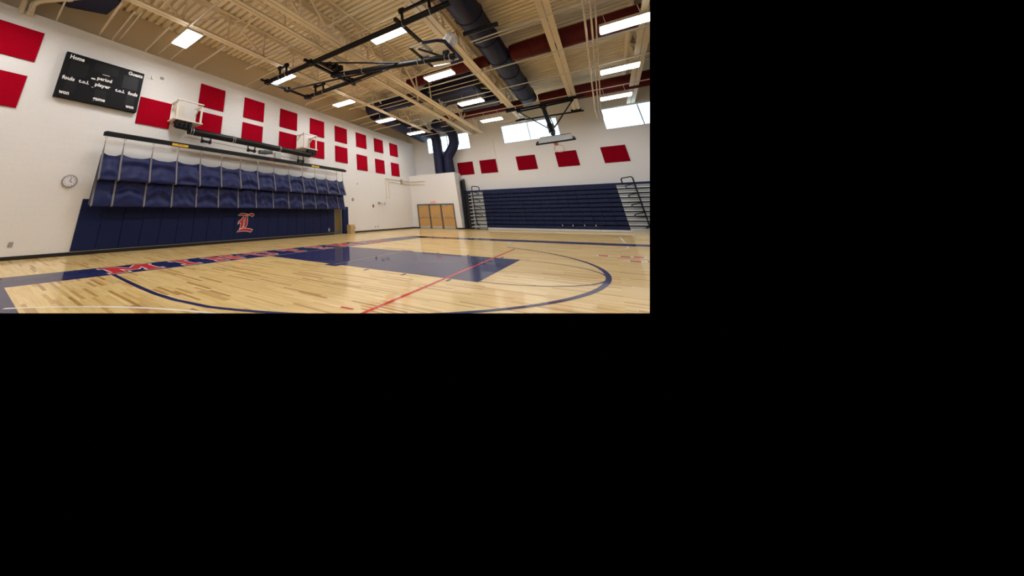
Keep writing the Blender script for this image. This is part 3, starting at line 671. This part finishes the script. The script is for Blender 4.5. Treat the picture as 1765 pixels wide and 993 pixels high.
# ------------------------------------------------------------------ divider curtain with bar and straps
RINGS = [-5.76, -5.19, -4.22, -3.27, -2.31, -1.34, -.37, .61, 1.63, 2.65, 3.66, 4.67, 5.68, 6.70, 7.29]
XC = .50
cu = thing('divider_curtain', 'blue divider curtain folded up on a black bar along the left wall', 'curtain', (XC, .7, 1.45))
bm = B(); box(bm, XC - .06, XC + .05, -5.86, 7.58, 3.76, 3.90, .01); box(bm, XC - .05, XC + .02, -5.80, 7.5, 3.90, 3.93)
obj('bar', bm, BLACK, parent=cu)
bm = B(); disc(bm, (XC - .005, 7.58, 3.83), (0, 1, 0), .07, .06, 14); obj('bar_end_cap', bm, BLACK, parent=cu)
for a, b in ((-3.57, -2.93), (4.38, 5.02)):
    bm = B(); box(bm, XC + .05, XC + .054, a, b, 3.775, 3.865); lb = obj('warning_label', bm, YELLOW, parent=cu)
    bm = B()
    for k, zz in enumerate((3.845, 3.82)): box(bm, XC + .0541, XC + .0552, a + .2, b - .06 - .12 * k, zz - .006, zz + .006)
    obj('label_print', bm, BLACK, parent=lb)
bm = B(); box(bm, XC + .05, XC + .055, 1.30, 1.75, 3.77, 3.88); obj('warning_label', bm, mat('maroon_label', (.06, .008, .012), .5), parent=cu, label='dark maroon label on the bar')
def bay(y):
    for i in range(len(RINGS) - 1):
        if RINGS[i] <= y <= RINGS[i + 1]: return i, (y - RINGS[i]) / (RINGS[i + 1] - RINGS[i])
    return (0, 0.0) if y < RINGS[0] else (len(RINGS) - 2, 1.0)
rnd = [(random.random(), random.random(), random.random()) for _ in range(40)]
def tier(zt, zb, x0, bulge, seed, sagtop, hookup):
    bm = B(); ny = 14 * 18; nz = 26; rows = []
    for j in range(nz + 1):
        v = j / nz; r = []
        for i in range(ny + 1):
            y = RINGS[0] + (RINGS[-1] - RINGS[0]) * i / ny
            k, t = bay(y); a, b, c = rnd[(k + seed) % 40]
            q = 4 * t * (1 - t); wd = (RINGS[k + 1] - RINGS[k])
            if v < .86:
                s = v / .86; z = zt + (zb - zt) * s; z -= sagtop * q * (1 - s) ** 1.5; z -= .012 * q * s
                x = x0 + bulge * (s ** 1.3)
                u = s + .28 * q * (0.7 + .5 * a)
                wv = .045 * math.sin(7.0 * u + 6 * a) + .022 * math.sin(15 * u + 5 * b)
                x += wv * min(1, 3.2 * q) * min(1, 5 * s) * min(1, 6 * (1 - s)) * wd
                x += .05 * q * math.sin(math.pi * s) * wd
                x += .020 * wd * q * math.sin(math.pi * s) * (math.sin(16 * (t * (.6 + a) + s * (1.2 * b - .2)) + 6 * c) + math.sin(15 * ((1 - t) * (.6 + c) + s * (1.2 * a - .2)) + 6 * b))
                x += .012 * math.sin(9 * y + 8 * c) * math.sin(math.pi * s) * q
            else:
                s = (v - .86) / .14; ang = s * math.pi
                x = x0 + bulge * (1 - .5 * (1 - math.cos(ang))) ; z = zb - .035 * math.sin(ang) + .10 * s * s - .012 * q
            r.append(bm.verts.new((x, y, z)))
        rows.append(r)
    for j in range(nz):
        for i in range(ny): bm.faces.new((rows[j][i], rows[j + 1][i], rows[j + 1][i + 1], rows[j][i + 1]))
    return bm
obj('upper_fold', tier(3.20, 2.30, XC, .24, 0, .10, 0), CURTAIN, parent=cu, smooth=True)
obj('lower_fold', tier(2.42, 1.47, XC - .01, .14, 17, .0, 0), CURTAIN, parent=cu, smooth=True)
bm = B(); quad(bm, [(XC - .10, -5.80, 1.50), (XC - .10, 7.28, 1.50), (XC - .06, 7.28, 3.12), (XC - .06, -5.78, 3.12)])
quad(bm, [(XC - .10, -5.80, 1.50), (XC + .11, -5.76, 1.48), (XC, -5.76, 3.1), (XC - .06, -5.78, 3.12)])
obj('back_sheet', bm, mat('dark_curtain_back', (.010, .016, .040), .5), parent=cu)
for k, y in enumerate(RINGS):
    bm = B(); hw = .028; x1 = XC + .245; pr = [(XC + .01, 3.50), (XC + .022, 3.20), (XC + .10, 2.85), (XC + .19, 2.55), (x1 + .012, 2.32), (x1 + .0, 2.27), (x1 - .05, 2.25)]
    L1 = [bm.verts.new((x, y - hw * (1 if i else .35), z)) for i, (x, z) in enumerate(pr)]; R1 = [bm.verts.new((x, y + hw * (1 if i else .35), z)) for i, (x, z) in enumerate(pr)]
    for i in range(len(pr) - 1): bm.faces.new((L1[i], R1[i], R1[i + 1], L1[i + 1]))
    bmesh.ops.recalc_face_normals(bm, faces=bm.faces)
    st = obj('strap', bm, STRAP, parent=cu)
    bm = B(); ring(bm, (XC, y, 3.715), (1, 0, 0), .035, .010, 14, 5); tube(bm, [(XC, y, 3.68), (XC + .01, y, 3.60)], .006, 5); tube(bm, [(XC + .01, y, 3.60), (XC + .012, y, 3.50)], .018, 6)
    obj('hook', bm, mat('dull_hook_steel', (.42, .36, .27), .4, metal=.5), parent=st)
    bm = B(); pr = [(XC + .01, 2.36), (XC + .03, 2.2), (XC + .085, 1.8), (XC + .14, 1.55), (XC + .150, 1.47), (XC + .10, 1.435)]
    L1 = [bm.verts.new((x, y - hw, z)) for x, z in pr]; R1 = [bm.verts.new((x, y + hw, z)) for x, z in pr]
    for i in range(len(pr) - 1): bm.faces.new((L1[i], R1[i], R1[i + 1], L1[i + 1]))
    bmesh.ops.recalc_face_normals(bm, faces=bm.faces)
    obj('strap', bm, STRAP, parent=cu)

# ------------------------------------------------------------------ hoist tube and its two wall brackets
XH = .55
ho = thing('curtain_hoist', 'black hoist tube with drums and motor hung from two white brackets', 'hoist', (XH, .5, 4.4))
bm = B(); tube(bm, [(XH, -3.02, 4.47), (XH, 4.20, 4.42)], .145, 20); obj('tube', bm, BLACK, parent=ho, smooth=True)
bm = B(); tube(bm, [(XH, -3.56, 4.56), (XH, -3.0, 4.54)], .075, 14); obj('tube', bm, BLACK, parent=ho, smooth=True, label='thin end piece of the hoist tube')
bm = B(); tube(bm, [(XH, 4.2, 4.42), (XH, 4.62, 4.50)], .06, 12); obj('tube', bm, BLACK, parent=ho, smooth=True, label='far end piece of the hoist tube')
bm = B(); tube(bm, [(XH, -3.15, 4.20), (XH, 3.6, 4.05)], .012, 6); obj('drive_shaft', bm, mat('brown_shaft', (.20, .14, .08), .4), parent=ho)
for y, z in ((-2.2, 4.15), (.15, 4.10), (3.48, 4.0)):
    bm = B()
    for dy in (-.18, .18): disc(bm, (XH, y + dy - .03, z), (0, 1, 0), .085, .07, 14)
    tube(bm, [(XH, y - .15, z), (XH, y + .15, z)], .055, 12)
    for dy in (-.2, .2): box(bm, XH - .02, XH + .02, y + dy - .02, y + dy + .02, z, 4.36)
    dm = obj('winch_drum', bm, BLACK, parent=ho)
    bm = B(); tube(bm, [(XH, y - .05, z - .04), (XH, y - .05, 3.95)], .006, 5); tube(bm, [(XH, y - .05, 3.95), (XH - .01, y - .05, 3.90)], .03, 6); obj('lift_cable', bm, STEEL, parent=dm)
bm = B(); tube(bm, [(XH, .62, 4.10), (XH, .95, 4.12)], .10, 14); tube(bm, [(XH, .95, 4.13), (XH, 1.42, 4.20)], [.12, .09], 14); obj('motor', bm, MOTOR, parent=ho, smooth=True)
bm = B(); box(bm, XH - .02, XH + .14, 1.55, 1.92, 3.90, 4.20, .01); obj('junction_box', bm, GREYBOX, parent=ho)
bm = B(); tube(bm, [(XH + .05, 1.62, 3.9), (XH + .05, 1.66, 3.80), (XH + .05, 1.80, 3.79), (XH + .05, 1.82, 3.9)], .014, 6); obj('cable_loop', bm, BLACK, parent=ho)
for y in (-2.95, -2.85, -.95, -.85, 1.86, 1.93):
    bm = B(); ring(bm, (XH, y, 4.455 - .007 * y), (0, 1, 0), .155, .010, 18, 5); obj('u_bolt', bm, STEEL, parent=ho)
for y0, y1, zc, lab in ((-3.70, -2.54, 4.87, 'near the scoreboard'), (3.56, 4.72, 4.80, 'at its far end')):
    t = thing('wall_bracket', 'white steel wall bracket carrying the black hoist tube, ' + lab, 'bracket', (0, y0, zc), 'white hoist brackets')
    XO = .67; z1 = zc + .80; p = .07
    for y in (y0 + .04, y1 - .10):
        bm = B(); box(bm, XO - p, XO, y, y + p, zc, z1, .006); obj('post', bm, WPIPE, parent=t)
        bm = B(); box(bm, 0, p, y, y + p, zc, z1, .006); obj('post', bm, WPIPE, parent=t)
        bm = B(); box(bm, 0, XO, y, y + p, z1 - p, z1, .006); obj('arm', bm, WPIPE, parent=t)
        bm = B(); beam(bm, (.03, y + p / 2, z1 - .35), (.36, y + p / 2, z1 - .05), .05, .05); obj('brace', bm, WPIPE, parent=t)
    bm = B(); box(bm, XO - p, XO, y0, y1, z1, z1 + .06, .006); obj('top_rail', bm, WPIPE, parent=t)
    bm = B(); box(bm, 0, .03, y0 + .1, y0 + .62, zc, z1 - .02, .004); obj('back_plate', bm, WPIPE, parent=t)
    bm = B(); box(bm, 0, XO + .02, y0 - .03, y1 + .03, zc - .05, zc, .006); obj('shelf_plate', bm, mat('cream_soffit', (.68, .58, .48), .5), parent=t)
    bm = B(); ym = y0 + .45 if y0 < 0 else y1 - .35
    for dy in (-.3, -.12, .06, .24): box(bm, XH - .1, XH + .1, ym + dy - .05, ym + dy + .06, zc - .33, zc - .05, .01)
    box(bm, XH - .06, XH + .08, ym - .42, ym + .3, zc - .2, zc - .12, .01)
    obj('tube_clamp', bm, BLACK, parent=t)

# ------------------------------------------------------------------ folded-up hoop under the roof
ZH = 7.12; YA, YBm = -.30, 2.36; YM = 1.15
hp = thing('raised_hoop', 'black ceiling-hung basketball hoop folded up over the near court', 'hoop', (5.05, YM, ZH))
def part(name, parent, m, f, *a, smooth=False, label=None, **k):
    bm = B(); f(bm, *a, **k); return obj(name, bm, m, parent=parent, smooth=smooth, label=label)
part('main_beam', hp, BLACK, tube, [(2.16, YA, ZH), (10.75, YA + .08, ZH)], .105, 14, smooth=True)
part('main_beam', hp, BLACK, tube, [(2.20, YBm, ZH), (5.6, YBm, ZH)], .10, 14, smooth=True)
part('main_beam', hp, BLACK, tube, [(10.62, YM + .1, 6.78), (11.65, YM + .1, 6.72)], .075, 12, smooth=True, label='short black beam stub right of the wrapped rim')
part('cross_beam', hp, BLACK, beam, (2.12, YA - .4, ZH), (2.12, YBm + .3, ZH), .09, .09)
part('cross_beam', hp, BLACK, beam, (5.00, YA - .4, ZH), (5.00, YBm + .42, ZH), .10, .10)
part('cross_beam', hp, BLACK, beam, (5.30, YA + .05, ZH), (5.22, YBm + .1, ZH), .10, .10)
part('cross_beam', hp, BLACK, beam, (9.13, YA - .34, ZH), (9.15, 2.2, ZH), .10, .10)
MAST0, MAST1 = (5.05, YM, 7.04), (10.30, YM, 6.06)
part('mast', hp, BLACK, tube, [MAST0, MAST1], .105, 14, smooth=True)
JT = (8.46, YM, 6.45)
part('brace_tube', hp, BLACK, tube, [(5.0, YA, ZH), JT], .035, 8, smooth=True)
part('brace_tube', hp, BLACK, tube, [(5.2, YBm, ZH), (7.2, 1.62, 6.76)], .075, 10, smooth=True)
part('brace_tube', hp, BLACK, tube, [(5.3, YBm + .1, ZH - .1), JT], .022, 8, smooth=True)
part('brace_tube', hp, BLACK, tube, [(2.12, .95, ZH - .03), (5.3, 1.7, ZH - .06), (7.2, 1.62, 6.76), (8.4, 1.2, 6.45)], .040, 8, smooth=True)
for x, y in ((5.0, YA), (5.15, YBm), (8.46, YM), (2.12, YA), (2.12, YBm), (2.12, .95), (5.05, YM)):
    z = 6.45 if x > 8 else (7.06 if y == YM else ZH)
    q = .07 if x > 8 else .13; part('joint_bracket', hp, BLACK, box, x - q, x + q, y - q, y + q, z - q * .8, z + q * .9, .02)
for k, (x, y) in enumerate(((5.35, .45), (5.45, .75), (5.5, 1.0))):
    part('winch_part', hp, BLACK, box, x - .14, x + .14, y - .1, y + .1, ZH - .06, ZH + .18, .03)
for x in (5.7, 6.6, 9.0, 9.25, 9.95, 10.1):
    f = (x - 5.05) / 5.25; part('pipe_clamp', hp, STEEL, ring, (x, YM, 7.04 - .98 * f), (1, 0, -.187), .115, .011, 16, 5)
for (xs_, y, ztop) in (((3.0, 3.45), YA, 7.52), ((2.75, 3.3), YBm, 7.52), ((9.2, 10.15), YA + .08, 7.6)):
    for x in xs_:
        part('hanger_strap', hp, BLACK, beam, (x, y, ZH - .05), (x, y, ztop), .07, .07)
        part('u_bolt', hp, STEEL, ring, (x, y, ZH), (1, 0, 0), .118, .012, 16, 5)
        part('beam_clamp', hp, BLACK, box, x - .1, x + .1, y - .08, y + .08, ztop - .04, ztop + .12, .02)
    part('hanger_bar', hp, BLACK, beam, (min(xs_) - .1, y, ztop), (max(xs_) + .1, y, ztop), .09, .09)
# backboard lies almost flat
BX0, BX1, BY0, BY1 = 9.14, 10.22, .23, 2.09
def bz(x): return 6.42 - .10 * (x - 9.14)
bb = None
bm = B(); poly(bm, [(BX0, BY0, bz(BX0)), (BX1, BY0, bz(BX1)), (BX1, BY1, bz(BX1)), (BX0, BY1, bz(BX0))], (0, 0, 1), .015); bb = obj('backboard', bm, GLASS, parent=hp, label='clear glass backboard')
def edge(a, b, m, w_=.09, h_=.07): part('edge_pad', bb, m, beam, a, b, w_, h_)
edge((BX0 + .45, BY0, bz(BX0)), (BX1 - .15, BY0, bz(BX1)), NAVYPAD)
edge((BX1 - .15, BY0, bz(BX1)), (BX1, BY0 + .2, bz(BX1)), NAVYPAD)
edge((BX1, BY0 + .2, bz(BX1)), (BX1, BY1, bz(BX1)), NAVYPAD)
edge((BX1, BY1, bz(BX1)), (BX1 - .4, BY1, bz(BX1)), NAVYPAD)
edge((BX0, BY0, bz(BX0)), (BX0 + .45, BY0, bz(BX0)), WPIPE, .06, .05)
edge((BX0, BY0, bz(BX0)), (BX0, BY1, bz(BX0)), BLACK, .07, .06)
edge((BX0, BY1, bz(BX0)), (BX1 - .4, BY1, bz(BX1)), STEEL, .04, .04)
part('board_bracket', hp, BLACK, beam, (9.35, BY0 + .15, 6.36), (10.0, BY1 - .2, 6.30), .06, .04)
part('board_bracket', hp, BLACK, box, 9.9, 10.1, YM - .06, YM + .06, 6.05, 6.36, .01)
part('board_bracket', hp, BLACK, box, 9.2, 9.4, YM - .06, YM + .06, 6.2, 6.40, .01)
bm = B(); bmesh.ops.create_icosphere(bm, subdivisions=3, radius=1)
for v in bm.verts:
    c = v.co.copy(); n_ = 1 + .14 * math.sin(7 * c.x + 3 * c.y) * math.cos(6 * c.z) + .08 * math.sin(13 * c.y + 4 * c.z)
    v.co = Vector((10.20 + c.x * .20 * n_, 1.12 + c.y * .24 * n_, 6.66 + c.z * .24 * n_ + (.10 * max(0, c.z) ** 3)))
obj('wrapped_rim', bm, BAG, parent=hp, smooth=True, label='rim wrapped in white plastic')

# ------------------------------------------------------------------ far hoop hanging over the bleachers
h2 = thing('side_hoop', 'black ceiling-hung hoop in front of the far window above the bleachers', 'hoop', (11.3, 14.6, 7.6))
part('main_beam', h2, BLACK, beam, (9.15, 14.75, 7.72), (13.40, 14.55, 7.72), .09, .12)
part('main_beam', h2, BLACK, beam, (9.1, 18.05, 7.80), (13.2, 18.05, 7.72), .09, .10)
part('cross_tube', h2, BLACK, tube, [(9.86, 14.5, 7.50), (12.85, 14.35, 7.55)], .06, 10, smooth=True)
part('mast', h2, mat('blue_black_steel', (.014, .022, .036), .35), tube, [(11.28, 14.45, 7.52), (11.52, 12.75, 5.35)], .115, 14, smooth=True)
part('mast', h2, BLACK, tube, [(11.45, 13.25, 6.0), (11.50, 12.85, 5.5)], .16, 14, smooth=True, label='thick collar on the mast')
part('brace_tube', h2, BLACK, tube, [(9.95, 14.45, 7.45), (11.30, 13.15, 5.85)], .035, 8, smooth=True)
part('brace_tube', h2, BLACK, tube, [(12.75, 14.4, 7.5), (11.68, 13.15, 5.85)], .040, 8, smooth=True)
part('brace_tube', h2, BLACK, tube, [(11.25, 18.05, 7.75), (11.65, 13.2, 5.8)], .030, 8, smooth=True)
for x in (9.45, 12.8):
    for y, z in ((14.65, 7.75), (18.05, 7.78)): part('beam_clamp', h2, BLACK, box, x - .28, x + .28, y - .09, y + .09, z - .02, z + .14, .02)
part('joint_bracket', h2, BLACK, box, 11.12, 11.45, 14.35, 14.6, 7.42, 7.66, .02)
part('winch_part', h2, BLACK, box, 9.8, 10.05, 14.35, 14.75, 7.45, 7.72, .02)
G2 = mat('grey_tinted_board', (.42, .42, .41), .15, vary=.03)
bm = B(); T0, T1 = Vector((10.85, 13.0, 5.30)), Vector((12.30, 13.0, 5.30)); L0, L1 = Vector((10.72, 12.0, 4.74)), Vector((12.42, 12.0, 4.78))
poly(bm, [T0, T1, L1, L0], (0, .49, -.87), .02); bmesh.ops.recalc_face_normals(bm, faces=bm.faces)
b2 = obj('backboard', bm, G2, parent=h2, label='grey backboard tilted face down')
part('edge_pad', b2, BLACK, beam, L0, L1, .07, .08)
part('edge_pad', b2, BLACK, beam, T0, T1, .04, .04)
for p, q in ((L0, T0), (L1, T1)): part('edge_pad', b2, BLACK, beam, p, p + (q - p) * .35, .09, .08)
part('rim_plate', h2, ORANGE, box, 11.48, 11.66, 12.05, 12.25, 4.62, 4.80, .01)
part('rim', h2, ORANGE, ring, (11.66, 12.12, 4.40), (.05, .85, .5), .21, .012, 24, 6)

# ------------------------------------------------------------------ bleachers
YS = 18.2
bl = thing('bleachers', 'closed navy bleachers with grey aisle steps along the far wall', 'bleachers', (9.5, YS, 0))
RH = .268; Z0 = .15
XL, XR = 5.74, 13.56; NM = 15; MW = (XR - XL) / NM
proto = None
bm = B(); box(bm, XL + .004, XL + MW - .004, YS, YS + .28, Z0, Z0 + .198, .010)
for i in range(10):
    for k in range(NM):
        if proto is None:
            proto = obj('seat_module', bm, NAVYSEAT, parent=bl)
        else:
            c = proto.copy(); COL.objects.link(c); c.parent = bl; c.location = (k * MW, .036 * i, i * RH)
bm = B(); box(bm, 4.35, 24, YS + .10, YS + .16, .02, .2)
for i in range(10): box(bm, 4.30, 24, YS + .14 + .036 * i, YS + .60, .2 + i * RH, .2 + (i + 1) * RH)
obj('understructure', bm, DARK, parent=bl)
bm = B(); box(bm, 4.35, 24, YS + .42, YS + .52, 2.74, 2.90, .01); obj('back_rail', bm, NAVYSEAT, parent=bl)
xs_ = [5.74, 10.15, 11.2, 12.2, 24]
for a, b in zip(xs_, xs_[1:]):
    bm = B(); box(bm, a + .006, b - .006, YS - .03, YS, .01, .14, .004); obj('skirt_board', bm, mat('pale_skirt', (.55, .54, .52), .5), parent=bl)
for x in (10.35, 10.9, 11.5, 12.05):
    bm = B(); box(bm, x - .012, x + .012, YS - .02, YS, .32, .42); obj('seat_number_tab', bm, ALULIP, parent=bl)
for i in range(10):
    z = Z0 + i * RH; y = YS + .036 * i
    for a, b, al in ((4.80, XL - .02, 4.62), (XR + .02, 24, XR + .02)):
        bm = B(); box(bm, a, b, y, y + .26, z + .05, z + .20, .006); obj('aisle_step', bm, ALU, parent=bl)
        bm = B(); box(bm, al, b, y - .08, y + .1, z, z + .045, .006); obj('step_edge', bm, ALULIP, parent=bl)
bm = B(); box(bm, 4.84, XL - .02, YS - .06, YS, .03, .10, .006); obj('skirt_board', bm, ALU, parent=bl)
for x in (5.02, 5.12):
    bm = B(); disc(bm, (x, YS - .08, .05), (0, 1, 0), .045, .05, 12); obj('wheel', bm, BLACK, parent=bl)
# end panel against the alcove
bm = B(); vs = [(4.12, YS, 0), (4.12, YS + .95, 0), (4.12, YS + .95, 3.9), (4.12, YS + .40, 3.72), (4.12, YS + .30, 2.9)]
poly(bm, vs, (1, 0, 0), .20); bmesh.ops.recalc_face_normals(bm, faces=bm.faces); obj('end_panel', bm, BLACK, parent=bl)
for z in (2.95, 3.15, 3.35, 3.55):
    bm = B(); tube(bm, [(4.10, YS + .33, z), (4.42, YS + .5, z)], .02, 6); obj('end_rail', bm, BLACK, parent=bl)
def handrail(x, sgn, label):
    y = YS - .05
    t = thing('aisle_handrail', label, 'handrail', (x, y, .4), 'black aisle handrails')
    k = (.04 if sgn > 0 else -.03)
    top = 3.12
    bm = B(); tube(bm, [(x, y - .1, .34), (x, y, 2.7), (x + .0, y + .06, top), (x + sgn * .06, y + .06, top + .08), (x + sgn * .48, y + .06, top + .02), (x + sgn * .53, y + .06, top - .06), (x + sgn * .53, y + .1, top - .32)], .034, 8)
    obj('main_tube', bm, BLACK, parent=t, smooth=True)
    for i, z in enumerate((2.62, 2.08, 1.52, .98)):
        bm = B(); tube(bm, [(x, y, z + .16), (x + sgn * .40, y, z + .06), (x + sgn * .46, y, z), (x + sgn * .40, y, z - .08), (x, y, z - .10)], .027, 7)
        obj('loop_rail', bm, BLACK, parent=t, smooth=True)
    bm = B(); tube(bm, [(x, y - .1, .36), (x + sgn * .18, y - .1, .28)], .03, 7); obj('foot', bm, BLACK, parent=t)
handrail(5.06, 1, 'black looped aisle handrail at the alcove end of the bleachers')
handrail(14.42, -1, 'black looped aisle handrail at the right end of the bleachers')
